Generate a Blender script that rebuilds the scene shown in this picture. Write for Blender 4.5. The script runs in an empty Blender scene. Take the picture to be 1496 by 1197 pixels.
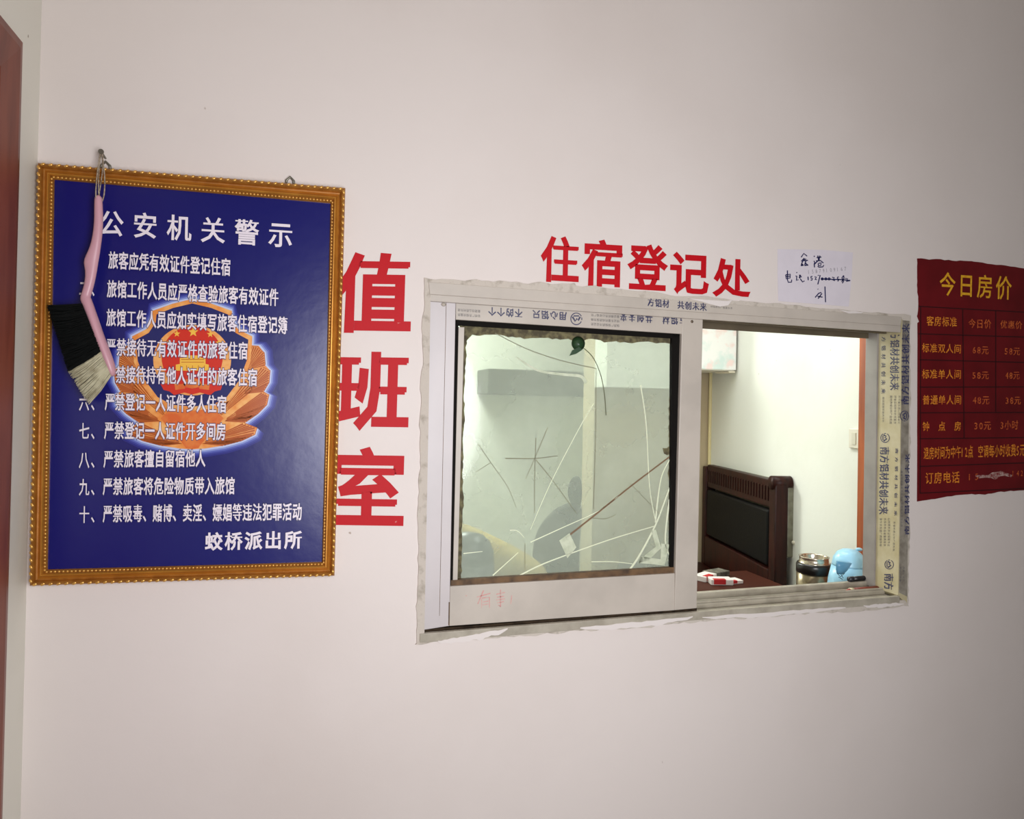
import bpy, math, random
import numpy as np
from mathutils import Vector, Matrix
random.seed(7)
S = bpy.context.scene
COL = S.collection

# ------------------------------------------------------------------ camera
W, H, F = 1496.0, 1197.0, 1000.0
YAW, PITCH, ROLL, SHY = math.radians(16.107), math.radians(0.546), math.radians(1.1145), -19.117
CAM = Vector((0.0, -1.65, 1.30))
fw = Vector((math.sin(YAW)*math.cos(PITCH), math.cos(YAW)*math.cos(PITCH), math.sin(PITCH)))
r0 = Vector((math.cos(YAW), -math.sin(YAW), 0)); u0 = r0.cross(fw)
RT = r0*math.cos(ROLL) + u0*math.sin(ROLL); UP = -r0*math.sin(ROLL) + u0*math.cos(ROLL)
cd = bpy.data.cameras.new('camera'); cam = bpy.data.objects.new('camera', cd); COL.objects.link(cam)
cam.matrix_world = Matrix(((RT.x, UP.x, -fw.x, CAM.x), (RT.y, UP.y, -fw.y, CAM.y), (RT.z, UP.z, -fw.z, CAM.z), (0, 0, 0, 1)))
cd.sensor_fit = 'HORIZONTAL'; cd.sensor_width = 36.0; cd.lens = F/W*36.0; cd.shift_y = SHY/W
cd.clip_start = 0.01
S.camera = cam

# ------------------------------------------------------------------ world, light, exposure
S.view_settings.view_transform = 'Standard'; S.view_settings.look = 'None'
S.view_settings.exposure = 0.0; S.view_settings.gamma = 1.0
try: S.view_settings.use_curve_mapping = False
except Exception: pass
wd = bpy.data.worlds.new('world'); S.world = wd; wd.use_nodes = True
wd.node_tree.nodes['Background'].inputs[0].default_value = (0.86, 0.84, 0.74, 1)
wd.node_tree.nodes['Background'].inputs[1].default_value = 0.07

def area(name, loc, target, sx, sy, power, color):
    l = bpy.data.lights.new(name, 'AREA'); l.shape = 'RECTANGLE'; l.size = sx; l.size_y = sy
    l.energy = power; l.color = color
    o = bpy.data.objects.new(name, l); COL.objects.link(o); o.location = loc
    o.rotation_euler = (Vector(target)-Vector(loc)).to_track_quat('-Z', 'Y').to_euler()
    return o
area('hall_daylight', (0.42, -1.88, 1.20), (0.56, 0, 1.14), 0.9, 1.1, 38, (0.955, 0.96, 1.0))
bpy.data.lights['hall_daylight'].shape = 'ELLIPSE'
area('office_tube_light', (1.30, 0.80, 2.36), (1.30, 0.80, 0), 0.35, 1.2, 15.5, (0.97, 1.0, 1.0))
area('alcove_light', (0.5, 2.5, 2.36), (0.5, 2.5, 0), 0.5, 0.5, 54, (0.97, 1.0, 0.96))

# ------------------------------------------------------------------ pixel <-> place
def ray(px, py):
    return fw + RT*((px-W/2)/F) + UP*((H/2+SHY-py)/F)
def at(px, py, y=0.0):
    d = ray(px, py); return CAM + d*((y-CAM.y)/d.y)
def atX(px, py, x):
    d = ray(px, py); return CAM + d*((x-CAM.x)/d.x)
def atZ(px, py, z):
    d = ray(px, py); return CAM + d*((z-CAM.z)/d.z)
def atP(px, py, p, n):
    d = ray(px, py); return CAM + d*((Vector(p)-CAM).dot(n)/d.dot(n))

# ------------------------------------------------------------------ materials
def lin(c):
    return tuple((v/255/12.92 if v/255 <= .04045 else ((v/255+.055)/1.055)**2.4) for v in c)
MATS = {}
def mat(name, rgb, rough=.6, metal=0., var=0., vscale=8., rgb2=None, bump=0., bscale=60., spec=.5, coat=0., stretch=None, lo=.4, hi=.65):
    if name in MATS: return MATS[name]
    m = bpy.data.materials.new(name); m.use_nodes = True; nt = m.node_tree; N = nt.nodes; L = nt.links
    b = N['Principled BSDF']
    c = lin(rgb); b.inputs['Base Color'].default_value = (*c, 1)
    b.inputs['Roughness'].default_value = rough; b.inputs['Metallic'].default_value = metal
    b.inputs['Specular IOR Level'].default_value = spec
    b.inputs['Coat Weight'].default_value = coat
    tc = N.new('ShaderNodeTexCoord'); src = tc.outputs['Object']
    if stretch:
        mp = N.new('ShaderNodeMapping'); mp.inputs['Scale'].default_value = stretch
        L.new(src, mp.inputs[0]); src = mp.outputs[0]
    if var or rgb2:
        n = N.new('ShaderNodeTexNoise'); n.inputs['Scale'].default_value = vscale; n.inputs['Detail'].default_value = 6
        L.new(src, n.inputs['Vector'])
        rp = N.new('ShaderNodeMapRange'); rp.inputs[1].default_value = lo; rp.inputs[2].default_value = hi
        L.new(n.outputs[0], rp.inputs[0])
        mx = N.new('ShaderNodeMix'); mx.data_type = 'RGBA'
        c2 = lin(rgb2) if rgb2 else tuple(v*(1-var) for v in c)
        mx.inputs[6].default_value = (*c, 1); mx.inputs[7].default_value = (*c2, 1)
        L.new(rp.outputs[0], mx.inputs[0]); L.new(mx.outputs[2], b.inputs['Base Color'])
    if bump:
        n2 = N.new('ShaderNodeTexNoise'); n2.inputs['Scale'].default_value = bscale; n2.inputs['Detail'].default_value = 4
        L.new(src, n2.inputs['Vector'])
        bp = N.new('ShaderNodeBump'); bp.inputs['Strength'].default_value = bump; bp.inputs['Distance'].default_value = .002
        L.new(n2.outputs[0], bp.inputs['Height']); L.new(bp.outputs[0], b.inputs['Normal'])
    MATS[name] = m
    return m

def wall_material(name, base, stain, speck):
    m = mat(name, base, rough=.55, spec=.25, bump=.25, bscale=35)
    nt = m.node_tree; N = nt.nodes; L = nt.links; b = N['Principled BSDF']; tc = next(n for n in N if n.type == 'TEX_COORD')
    def noise(sc, det, a, z):
        n = N.new('ShaderNodeTexNoise'); n.inputs['Scale'].default_value = sc; n.inputs['Detail'].default_value = det
        L.new(tc.outputs['Object'], n.inputs['Vector'])
        r = N.new('ShaderNodeMapRange'); r.inputs[1].default_value = a; r.inputs[2].default_value = z
        L.new(n.outputs[0], r.inputs[0]); return r.outputs[0]
    m1 = N.new('ShaderNodeMix'); m1.data_type = 'RGBA'
    m1.inputs[6].default_value = (*lin(base), 1); m1.inputs[7].default_value = (*lin(stain), 1)
    L.new(noise(1.6, 5, .45, .8), m1.inputs[0])
    m2 = N.new('ShaderNodeMix'); m2.data_type = 'RGBA'; m2.inputs[7].default_value = (*lin(speck), 1)
    L.new(m1.outputs[2], m2.inputs[6]); L.new(noise(30, 2, .77, .80), m2.inputs[0])
    L.new(m2.outputs[2], b.inputs['Base Color'])
    return m
M_WALL = wall_material('hall_wall_paint', (222, 212, 206), (214, 203, 196), (168, 150, 136))
M_WALLL = wall_material('side_wall_paint', (228, 224, 212), (204, 198, 182), (150, 140, 122))
M_IN = wall_material('office_wall_paint', (236, 238, 228), (222, 224, 210), (196, 194, 176))
M_PIER = mat('pier_paint', (188, 172, 140), .7, var=.08, vscale=3)
M_ALU = mat('ivory_aluminium', (192, 182, 170), .45, var=.12, vscale=9, bump=.05)
M_ALUW = mat('white_aluminium', (198, 190, 189), .42, var=.07, vscale=6)
M_ALUG = mat('grey_aluminium', (150, 144, 138), .4, var=.15, vscale=14)
M_FILM = mat('yellowed_film', (184, 172, 134), .42, rgb2=(196, 186, 154), vscale=16)
M_FILMG = mat('dusty_film', (150, 143, 130), .5, rgb2=(122, 114, 102), vscale=40)
M_PLAST = mat('rough_plaster', (196, 186, 174), .9, rgb2=(138, 128, 112), vscale=42, bump=.6, bscale=120, lo=.52, hi=.8)
M_FLAKE = mat('white_paint_flake', (222, 213, 208), .7, bump=.3)
M_DARK = mat('black_gasket', (16, 13, 10), .8, spec=.15)
M_BROWN = mat('brown_putty', (112, 84, 54), .7, rgb2=(66, 48, 32), vscale=30)
M_GRIME = mat('edge_grime', (74, 66, 46), .8, rgb2=(120, 112, 78), vscale=60)
M_TRACK = mat('dirty_track', (176, 168, 152), .5, rgb2=(156, 148, 132), vscale=22)
M_INK = mat('blue_ink', (24, 26, 78), .5)
M_PENCIL = mat('pencil', (150, 144, 150), .6)
M_FINK = mat('film_print', (40, 42, 84), .5, rgb2=(84, 82, 100), vscale=120)
M_FINKS = mat('film_small_print', (104, 100, 98), .5)
M_NOTE = mat('note_paper', (217, 209, 216), .7, var=.04, vscale=20)
M_FPINK = mat('faded_red_ink', (206, 146, 140), .6, rgb2=(204, 172, 162), vscale=90)

def red_paint():
    m = mat('red_sign_paint', (186, 10, 24), .55, spec=.2)
    nt = m.node_tree; N = nt.nodes; L = nt.links; b = N['Principled BSDF']; tc = N['Texture Coordinate'] if 'Texture Coordinate' in N else next(n for n in N if n.type == 'TEX_COORD')
    n = N.new('ShaderNodeTexNoise'); n.inputs['Scale'].default_value = 26; n.inputs['Detail'].default_value = 8; n.inputs['Roughness'].default_value = .65
    L.new(tc.outputs['Object'], n.inputs['Vector'])
    r = N.new('ShaderNodeMapRange'); r.inputs[1].default_value = .70; r.inputs[2].default_value = .76; L.new(n.outputs[0], r.inputs[0])
    mx = N.new('ShaderNodeMix'); mx.data_type = 'RGBA'
    mx.inputs[6].default_value = (*lin((186, 10, 24)), 1); mx.inputs[7].default_value = (*lin((222, 190, 184)), 1)
    L.new(r.outputs[0], mx.inputs[0]); L.new(mx.outputs[2], b.inputs['Base Color'])
    return m
M_RED = red_paint()

# ------------------------------------------------------------------ objects
LOC = {}
def tag(o, label=None, cat=None, group=None, kind=None):
    if label: o['label'] = label
    if cat: o['category'] = cat
    if group: o['group'] = group
    if kind: o['kind'] = kind
    return o
def thing(name, loc, label, cat, group=None):
    o = bpy.data.objects.new(name, None); COL.objects.link(o); o.location = loc; o.empty_display_size = .05
    LOC[o.name] = Vector(loc); return tag(o, label, cat, group)
def mesh(name, vf, m, parent=None, smooth=False, kind=None):
    v, f = vf
    base = LOC[parent.name] if parent else None
    vs = [Vector(p) for p in v]
    if base is None:
        lo = [min(p[i] for p in vs) for i in range(3)]; hi = [max(p[i] for p in vs) for i in range(3)]
        base = Vector(((lo[0]+hi[0])/2, (lo[1]+hi[1])/2, lo[2]))
    me = bpy.data.meshes.new(name); me.from_pydata([tuple(p-base) for p in vs], [], f); me.update()
    me.materials.append(m)
    if smooth: me.polygons.foreach_set('use_smooth', [True]*len(me.polygons))
    o = bpy.data.objects.new(name, me); COL.objects.link(o)
    LOC[o.name] = base
    if parent: o.parent = parent
    else: o.location = base
    if kind: o['kind'] = kind
    return o
def join(*parts):
    V, Fc = [], []
    for v, f in parts:
        n = len(V); V += list(v); Fc += [tuple(i+n for i in q) for q in f]
    return V, Fc
def prism(poly, yf, yb):
    """pixel outline on the plane y=yf, given thickness straight back to y=yb"""
    fr = [at(x, y, yf) for x, y in poly]; bk = [Vector((p.x, yb, p.z)) for p in fr]; n = len(fr)
    return fr+bk, [tuple(range(n)), tuple(range(2*n-1, n-1, -1))] + [(i, i+n, (i+1) % n+n, (i+1) % n) for i in range(n)]
def flat(poly, y):
    return [at(a, b, y) for a, b in poly], [tuple(range(len(poly)))]
def box(x0, x1, y0, y1, z0, z1):
    v = [Vector((x, y, z)) for x in (x0, x1) for y in (y0, y1) for z in (z0, z1)]
    return v, [(0, 1, 3, 2), (4, 6, 7, 5), (0, 4, 5, 1), (2, 3, 7, 6), (0, 2, 6, 4), (1, 5, 7, 3)]
def obox(o, e, n, a0, a1, b0, b1, z0, z1):
    """box in a turned frame: e along, n across"""
    v, f = box(a0, a1, b0, b1, z0, z1)
    return [Vector(o)+e*p.x+n*p.y+Vector((0, 0, p.z)) for p in v], f
def bevel(o, w, seg=2):
    md = o.modifiers.new('bevel', 'BEVEL'); md.width = w; md.segments = seg; md.limit_method = 'ANGLE'; return o
def tube(pts, rad, n=10, cap=True):
    pts = [Vector(p) for p in pts]; k = len(pts); V, Fc = [], []
    if not hasattr(rad, '__len__'): rad = [rad]*k
    pr = None
    for i, p in enumerate(pts):
        t = (pts[min(i+1, k-1)]-pts[max(i-1, 0)]).normalized()
        a = Vector((0, 1, 0)) if abs(t.y) < .9 else Vector((1, 0, 0))
        if pr is not None: a = pr
        s = (a-t*a.dot(t)).normalized(); pr = s; q = t.cross(s)
        for j in range(n):
            g = 2*math.pi*j/n; V.append(p+(s*math.cos(g)+q*math.sin(g))*rad[i])
    for i in range(k-1):
        for j in range(n):
            Fc.append((i*n+j, i*n+(j+1) % n, (i+1)*n+(j+1) % n, (i+1)*n+j))
    if cap: Fc += [tuple(range(n-1, -1, -1)), tuple(range((k-1)*n, k*n))]
    return V, Fc
def lathe(prof, c, n=32):
    V, Fc = [], []
    for r, z in prof:
        for j in range(n):
            g = 2*math.pi*j/n; V.append(Vector((c[0]+r*math.cos(g), c[1]+r*math.sin(g), c[2]+z)))
    for i in range(len(prof)-1):
        for j in range(n): Fc.append((i*n+j, i*n+(j+1) % n, (i+1)*n+(j+1) % n, (i+1)*n+j))
    Fc += [tuple(range(n-1, -1, -1)), tuple(range((len(prof)-1)*n, len(prof)*n))]
    return V, Fc
def ellipsoid(c, r, nu=12, nv=8):
    V, Fc = [], []
    for i in range(nv+1):
        a = math.pi*i/nv
        for j in range(nu):
            g = 2*math.pi*j/nu
            V.append(Vector((c[0]+r[0]*math.sin(a)*math.cos(g), c[1]+r[1]*math.sin(a)*math.sin(g), c[2]+r[2]*math.cos(a))))
    for i in range(nv):
        for j in range(nu): Fc.append((i*nu+j, (i+1)*nu+j, (i+1)*nu+(j+1) % nu, i*nu+(j+1) % nu))
    return V, Fc
def smooth_line(p, n=6):
    out = []
    P = [Vector((*q, 0)) if len(q) == 2 else Vector(q) for q in p]
    for i in range(len(P)-1):
        a = P[max(i-1, 0)]; b = P[i]; c = P[i+1]; d = P[min(i+2, len(P)-1)]
        for k in range(n):
            t = k/n
            out.append(.5*((2*b)+(c-a)*t+(2*a-5*b+4*c-d)*t*t+(3*b-a-3*c+d)*t**3))
    out.append(P[-1])
    return out
def ribbon(pts, w, w1=None):
    """flat pen stroke in pixel space -> (pixel verts, faces)"""
    P = [Vector((p[0], p[1])) for p in pts]; V, Fc = [], []; k = len(P)
    for i, p in enumerate(P):
        t = (P[min(i+1, k-1)]-P[max(i-1, 0)])
        if t.length < 1e-6: t = Vector((1, 0))
        t.normalize(); q = Vector((-t.y, t.x)); ww = w if w1 is None else w+(w1-w)*i/max(k-1, 1)
        V += [p+q*ww/2, p-q*ww/2]
    for i in range(k-1): Fc.append((2*i, 2*i+1, 2*i+3, 2*i+2))
    return V, Fc
def put(pm, y):            # pixel mesh laid on the plane y
    return [at(p[0], p[1], y) for p in pm[0]], pm[1]
def jag(a, b, n, amp, seed=0):
    """ragged line between two pixels"""
    R = random.Random(seed); out = []
    nx, ny = -(b[1]-a[1]), b[0]-a[0]; l = math.hypot(nx, ny); nx /= l; ny /= l
    o = 0
    for i in range(n+1):
        t = i/n; o = .55*o+R.uniform(-amp, amp)*.8
        out.append((a[0]+(b[0]-a[0])*t+nx*o, a[1]+(b[1]-a[1])*t+ny*o))
    return out

# ------------------------------------------------------------------ lettering
GL = {}
_fc = bpy.data.curves.new('glyph_source', 'FONT'); _fo = bpy.data.objects.new('glyph_source', _fc); COL.objects.link(_fo)
def glyph(ch, bold=0.0, res=2):
    k = (ch, bold, res)
    if k not in GL:
        _fc.body = ch; _fc.offset = 0; _fc.resolution_u = res
        bpy.context.view_layer.update()
        dg = bpy.context.evaluated_depsgraph_get(); ev = _fo.evaluated_get(dg); me = ev.to_mesh()
        v = [(p.co.x, p.co.y) for p in me.vertices]; f = [tuple(p.vertices) for p in me.polygons]
        ev.to_mesh_clear()
        if bold:                       # heavier stroke: outline moved outward
            cnt = {}
            for q in f:
                for i in range(len(q)):
                    a, b = q[i], q[(i+1) % len(q)]; e_ = (min(a, b), max(a, b)); cnt[e_] = cnt.get(e_, 0)+1
            nb = {}
            for q in f:
                ar = sum(v[q[i]][0]*v[q[(i+1) % len(q)]][1]-v[q[(i+1) % len(q)]][0]*v[q[i]][1] for i in range(len(q)))
                for i in range(len(q)):
                    a, b = q[i], q[(i+1) % len(q)]
                    if cnt[(min(a, b), max(a, b))] != 1: continue
                    dx, dy = v[b][0]-v[a][0], v[b][1]-v[a][1]; l = math.hypot(dx, dy)
                    if l < 1e-6: continue
                    sg = 1 if ar > 0 else -1
                    nn_ = (dy/l*sg, -dx/l*sg)
                    nb.setdefault(a, []).append(nn_); nb.setdefault(b, []).append(nn_)
            w_ = list(v)
            for i, ns in nb.items():
                sx, sy = sum(n[0] for n in ns), sum(n[1] for n in ns); l = math.hypot(sx, sy)
                if l < 1e-4: continue
                sx, sy = sx/l, sy/l; c = max(.5, min(sx*n[0]+sy*n[1] for n in ns))
                w_[i] = (v[i][0]+sx*bold/c, v[i][1]+sy*bold/c)
            v = w_
        cjk = ord(ch) > 0x2000
        if v and not cjk:
            x0 = min(p[0] for p in v); x1 = max(p[0] for p in v); v = [((p[0]-x0+.06), p[1]) for p in v]
        GL[k] = (v, f)
    return GL[k]
def run(body, o, adv, ex, ey, bold=0., res=2):
    """glyphs in pixel space: first cell's corner o, step adv, em vectors ex (reading) and ey (up)"""
    parts = []
    for i, ch in enumerate(body):
        if ch == ' ': continue
        v, f = glyph(ch, bold, res)
        ox, oy = o[0]+adv[0]*i, o[1]+adv[1]*i
        parts.append(([(ox+ex[0]*x+ey[0]*(y+.08), oy+ex[1]*x+ey[1]*(y+.08)) for x, y in v], f))
    return join(*parts)
def line(body, p0, p1, h, fill=1.0, bold=0., lean=.02, res=2):
    """a line of characters between two pixel base points"""
    wd_ = [.60 if ord(c) < 128 else 1.0 for c in body]; n = len(body)
    dx, dy = (p1[0]-p0[0]), (p1[1]-p0[1]); sl_ = dy/dx
    tot = sum(wd_[:-1])+wd_[-1]*fill
    pitch = dx/tot; parts = []; x = 0
    for c, w in zip(body, wd_):
        parts.append(run(c, (p0[0]+x, p0[1]+x*sl_), (0, 0), (pitch*fill, pitch*fill*sl_), (lean*h, -h), bold, res)); x += pitch*w
    return join(*parts)
def fitglyph(ch, x0, y0, x1, y1, slope, bold, lean=.025, res=2):
    """one painted character filling a pixel box"""
    v, f = glyph(ch, bold, res)
    a0 = min(p[0] for p in v); a1 = max(p[0] for p in v); b0 = min(p[1] for p in v); b1 = max(p[1] for p in v)
    out = []
    for x, y in v:
        u = (x-a0)/(a1-a0); w = (y-b0)/(b1-b0)
        px = x0+(x1-x0)*u; py = y1-(y1-y0)*w+slope*(px-(x0+x1)/2)
        out.append((px+lean*(y1-y0)*(w-.5), py))
    return out, f

# ================================================================== SETTING
XL = at(50, 430).x                 # left corner of the hall
XR, ZC, YH = 3.9, 2.85, -3.4
HOLE = [(624, 409), (1321, 461), (1317, 883), (611, 937)]
DW = .13                           # thickness of the partition wall
def wall_front():
    hp = [at(x, y, 0) for x, y in HOLE]
    oc = [Vector((XL, 0, ZC)), Vector((XR, 0, ZC)), Vector((XR, 0, 0)), Vector((XL, 0, 0))]
    b = lambda p: Vector((p.x, DW, p.z))
    V = oc+hp+[b(p) for p in oc]+[b(p) for p in hp]; Fc = []
    for i in range(4):
        j = (i+1) % 4
        Fc += [(i, j, 4+j, 4+i), (8+j, 8+i, 12+i, 12+j), (4+i, 4+j, 12+j, 12+i), (j, i, 8+i, 8+j)]
    return V, Fc
mesh('wall_front', wall_front(), M_WALL, kind='structure')
mesh('wall_left', box(XL-.12, XL, YH, DW, 0, ZC), M_WALLL, kind='structure')
mesh('floor', box(XL-.12, XR, YH, 3.2, -.1, 0), mat('floor_tiles', (128, 122, 112), .4, var=.1), kind='structure')
mesh('ceiling', box(XL-.12, XR, YH, DW, ZC, ZC+.1), mat('ceiling_paint', (226, 222, 214), .8, var=.03), kind='structure')
# the office behind the window
TW = math.tan(math.radians(9.9))
def sw(y): return 1.965+TW*(y-.45)
YB = 1.85
mesh('wall_office_right', ([Vector((sw(DW), DW, 0)), Vector((sw(YB+.1), YB+.1, 0)), Vector((sw(YB+.1)+.1, YB+.1, 0)), Vector((sw(DW)+.1, DW, 0)),
     Vector((sw(DW), DW, 2.45)), Vector((sw(YB+.1), YB+.1, 2.45)), Vector((sw(YB+.1)+.1, YB+.1, 2.45)), Vector((sw(DW)+.1, DW, 2.45))],
     [(0, 1, 5, 4), (2, 3, 7, 6), (0, 4, 7, 3), (1, 2, 6, 5), (4, 5, 6, 7), (0, 3, 2, 1)]), M_IN, kind='structure')
xp0 = at(868, 600, YB).x
mesh('wall_office_back', box(xp0, sw(YB), YB, YB+.16, 0, 2.45), M_PIER, kind='structure')
mesh('wall_alcove', box(-.6, 2.4, 3.0, 3.1, 0, 2.45), M_IN, kind='structure')
mesh('wall_office_left', box(-.7, -.6, DW, 3.1, 0, 2.45), M_IN, kind='structure')
mesh('wall_alcove_right', box(2.4, 2.5, YB+.2, 3.1, 0, 2.45), M_IN, kind='structure')
mesh('ceiling_office', box(-.7, 2.6, DW, 3.1, 2.45, 2.55), M_IN, kind='structure')
bz = at(900, 566, YB-.16).z
mesh('trim_1', box(xp0, at(1005, 540, YB-.16).x, YB-.16, YB, bz, bz+.34), M_IN, kind='structure')
cs = at(1038, 600, YB-.02)
mesh('trim_2', tube([(cs.x, YB-.016, 0), (cs.x, YB-.016, 2.45)], .009, 10), mat('cream_pipe', (228, 214, 160), .45, var=.05), kind='structure')

# ---- office door edge on the right wall
M_ORANGE = mat('orange_wood', (176, 88, 40), .4, rgb2=(140, 62, 26), vscale=14, stretch=(1, 1, .15))
d2 = mesh('door_2', ([Vector((sw(y)-o, y, z)) for z in (0, 2.12) for y, o in ((.20, -.005), (.365, -.005), (.365, .012), (.20, .012))],
     [(0, 1, 2, 3), (7, 6, 5, 4), (0, 4, 5, 1), (1, 5, 6, 2), (2, 6, 7, 3), (3, 7, 4, 0)]), mat('orange_door', (186, 110, 58), .4, var=.1), kind='structure')
mesh('door_casing', ([Vector((sw(y)-o, y, z)) for z in (0, 2.18) for y, o in ((.366, -.002), (.432, -.002), (.432, .022), (.366, .028))],
     [(0, 1, 2, 3), (7, 6, 5, 4), (0, 4, 5, 1), (1, 5, 6, 2), (2, 6, 7, 3), (3, 7, 4, 0)]), M_ORANGE, d2)

# ---- brown door casing on the hall's left wall
M_CASE = mat('red_brown_varnish', (128, 66, 48), .42, rgb2=(108, 52, 38), vscale=10, stretch=(3, 3, .4), spec=.4)
t0 = atX(33, 62, XL+.022); tb = atX(19, 620, XL+.022)
yE, zT = (t0.y+tb.y)/2, t0.z
cw = .105
d1 = mesh('door_1', box(XL-.01, XL+.006, yE-1.0, yE-cw, 0, zT-cw), mat('door_leaf', (120, 66, 50), .4, var=.15), kind='structure')
def casing(yo, yi, zo_, zi):
    # one mitred upright: outer edge yo, inner edge yi
    pr = [(yo, 0), (yo, .022), (yo+(yi-yo)*.18, .026), (yo+(yi-yo)*.8, .020), (yi, .008), (yi, 0)]
    V = []
    for z0 in (0, 1):
        for y, x in pr:
            zt = zo_+(zi-zo_)*(y-yo)/(yi-yo)
            V.append(Vector((XL+x, y, zt*z0)))
    n = len(pr)
    return V, [tuple(range(n-1, -1, -1)), tuple(range(n, 2*n))]+[(i, (i+1) % n, n+(i+1) % n, n+i) for i in range(n)]
mesh('door_casing', casing(yE, yE-cw, zT, zT-cw), M_CASE, d1)
def headcase():
    pr = [(zT, 0), (zT, .022), (zT-.18*cw, .026), (zT-.8*cw, .020), (zT-cw, .008), (zT-cw, 0)]
    V = []
    for k in (0, 1):
        for z, x in pr:
            V.append(Vector((XL+x, (yE-(zT-z)) if k == 0 else yE-1.2, z)))
    n = len(pr)
    return V, [tuple(range(n)), tuple(range(2*n-1, n-1, -1))]+[(i, n+i, n+(i+1) % n, (i+1) % n) for i in range(n)]
mesh('door_casing', headcase(), M_CASE, d1)

# ================================================================== WINDOW
wc = at(970, 690, 0)
win = bpy.data.objects.new('window_1', None); COL.objects.link(win); win.location = (wc.x, .05, at(800, 930, 0).z); LOC[win.name] = Vector(win.location)
win['kind'] = 'structure'
zb = .0
def bar(a, b, c, d, yf, yb): return prism([a, b, c, d], yf, yb)
def lerp(a, b, t): return (a[0]+(b[0]-a[0])*t, a[1]+(b[1]-a[1])*t)
# outer frame: head
head = join(bar((626, 412), (1318, 463), (1316, 476), (628, 430), -.006, .006),
            bar((628, 430), (1316, 476), (1316, 486), (628, 440), -.002, .007),
            bar((626, 412), (1318, 463), (1318, 472), (626, 421), .006, DW),
            bar((628, 430), (1316, 476), (1316, 484), (628, 438), .052, .060),
            bar((628, 428), (1316, 474), (1316, 476), (628, 430), .110, DW))
bevel(mesh('window_frame', head, M_ALU, win), .0012)
bevel(mesh('head_channel', join(prism([(1000, 440), (1312, 466), (1312, 497), (1000, 478)], .118, DW), prism([(640, 436), (1312, 476), (1312, 489), (640, 443)], .052, .060)), mat('shaded_brown_channel', (104, 92, 72), .6, var=.2, vscale=15), win), .001)  # grimy rear rails; the shade under the head is mixed into their brown
# outer frame: left jamb (behind the closed sash)
bevel(mesh('window_frame', bar((621, 440), (629, 440), (619, 925), (609, 926), -.003, .006), M_ALU, win), .001)
# outer frame: right jamb, film still on it
RJ = [(1317.5, 463), (1329, 464), (1325, 884), (1312, 870)]
xj = at(1315, 680, 0).x
J1, J2 = at(1317.5, 463, -.004), at(1312, 870, -.004)
JN = (J2-J1).cross(Vector((0, 1, 0))).normalized()
if JN.x > 0: JN = -JN
rj = mesh('window_frame', join(prism(RJ, -.004, .082)), M_FILM, win)
bevel(mesh('jamb_channel', ([Vector((p.x+dx, y, p.z)) for p in (J1, J2) for dx in (-.005, .03) for y in (.082, DW)], box(0, 1, 0, 1, 0, 1)[1]), M_ALUG, win), .0015)
mesh('film_strip', prism([(1318.5, 468), (1329, 469), (1325.5, 872), (1313.5, 866)], -.0046, -.004), M_FILMG, win)
# outer frame: sill with its tracks
za, zc = at(615, 926, -.004).z, at(1314, 871, -.004).z
xa, xc = at(613, 926, -.004).x, at(1314, 871, -.004).x
def sillbar(y0, y1, dz0, dz1):
    v, f = box(0, 1, y0, y1, 0, 1)
    return [Vector((xa+(xc-xa)*p.x, p.y, (za+(zc-za)*p.x)+(dz0 if p.z < .5 else dz1))) for p in v], f
zr = at(1018, 865.5, .122).z-(za+(zc-za)*(at(1018, 865, .122).x-xa)/(xc-xa))
sill = join(sillbar(-.006, .006, -.022, 0), sillbar(.006, DW, -.022, -.010), sillbar(.050, .058, -.010, .004), sillbar(.052, .056, .004, .010),
            sillbar(.112, DW, -.010, zr), sillbar(.086, .092, -.010, .002))
bevel(mesh('window_sill', sill, M_TRACK, win), .0015)

# ragged plaster around the frame
pl = []
top_o = jag((620, 407), (840, 416), 26, 2.2, 1)+jag((842, 416), (1080, 440), 26, 2.0, 2)+jag((1082, 440), (1331, 461), 26, 1.6, 3)
pl.append(prism(top_o+[(1331, 474), (1322, 470), (1316, 465), (626, 416), (628, 440), (621, 442)], -.0045, .004))
lf = jag((619, 410), (608, 940), 60, 2.0, 4)
pl.append(prism(lf+[(618, 936), (620, 925), (626, 620), (629, 440), (630, 412)][::1], -.0038, .004))
rt = jag((1331, 464), (1327, 884), 60, 1.6, 5)
pl.append(prism(rt+[(1322, 884), (1325, 700), (1327.5, 600), (1328, 466)], -.0035, .004))
bt = jag((607, 941), (1328, 886), 90, 2.6, 6)
pl.append(prism(bt+[(1322, 877), (1016, 900), (620, 931)], -.0052, .004))
mesh('plaster_edge', join(*pl), M_PLAST, win)
fl = []
def flake(a, b, h, seed):
    up = jag(a, b, 22, 1.1, seed); lo = []; n = len(up); R = random.Random(seed+50)
    for i, p in enumerate(up): lo.append((p[0]+R.uniform(-1, 1), p[1]+h*(math.sin(math.pi*(i+.15)/(n-.7))**.5)*R.uniform(.7, 1.15)+.4))
    return prism(up+lo[::-1], -.0068, -.002)
fl += [flake((640, 937), (742, 919), 9, 8), flake((848, 917), (1012, 901), 8, 10), flake((1026, 902), (1235, 887), 6, 12), flake((1262, 885), (1320, 881), 5, 13)]
fl.append(prism([(1006, 436), (1030, 438), (1062, 440), (1070, 438), (1064, 446), (1052, 448), (1044, 446), (1036, 444), (1022, 440)], -.0068, -.002))
fl.append(prism(jag((1225, 453), (1262, 456), 8, .8, 14)+[(1258, 458), (1240, 458)], -.0068, -.002))
mesh('paint_flakes', join(*fl), M_FLAKE, win)

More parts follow.
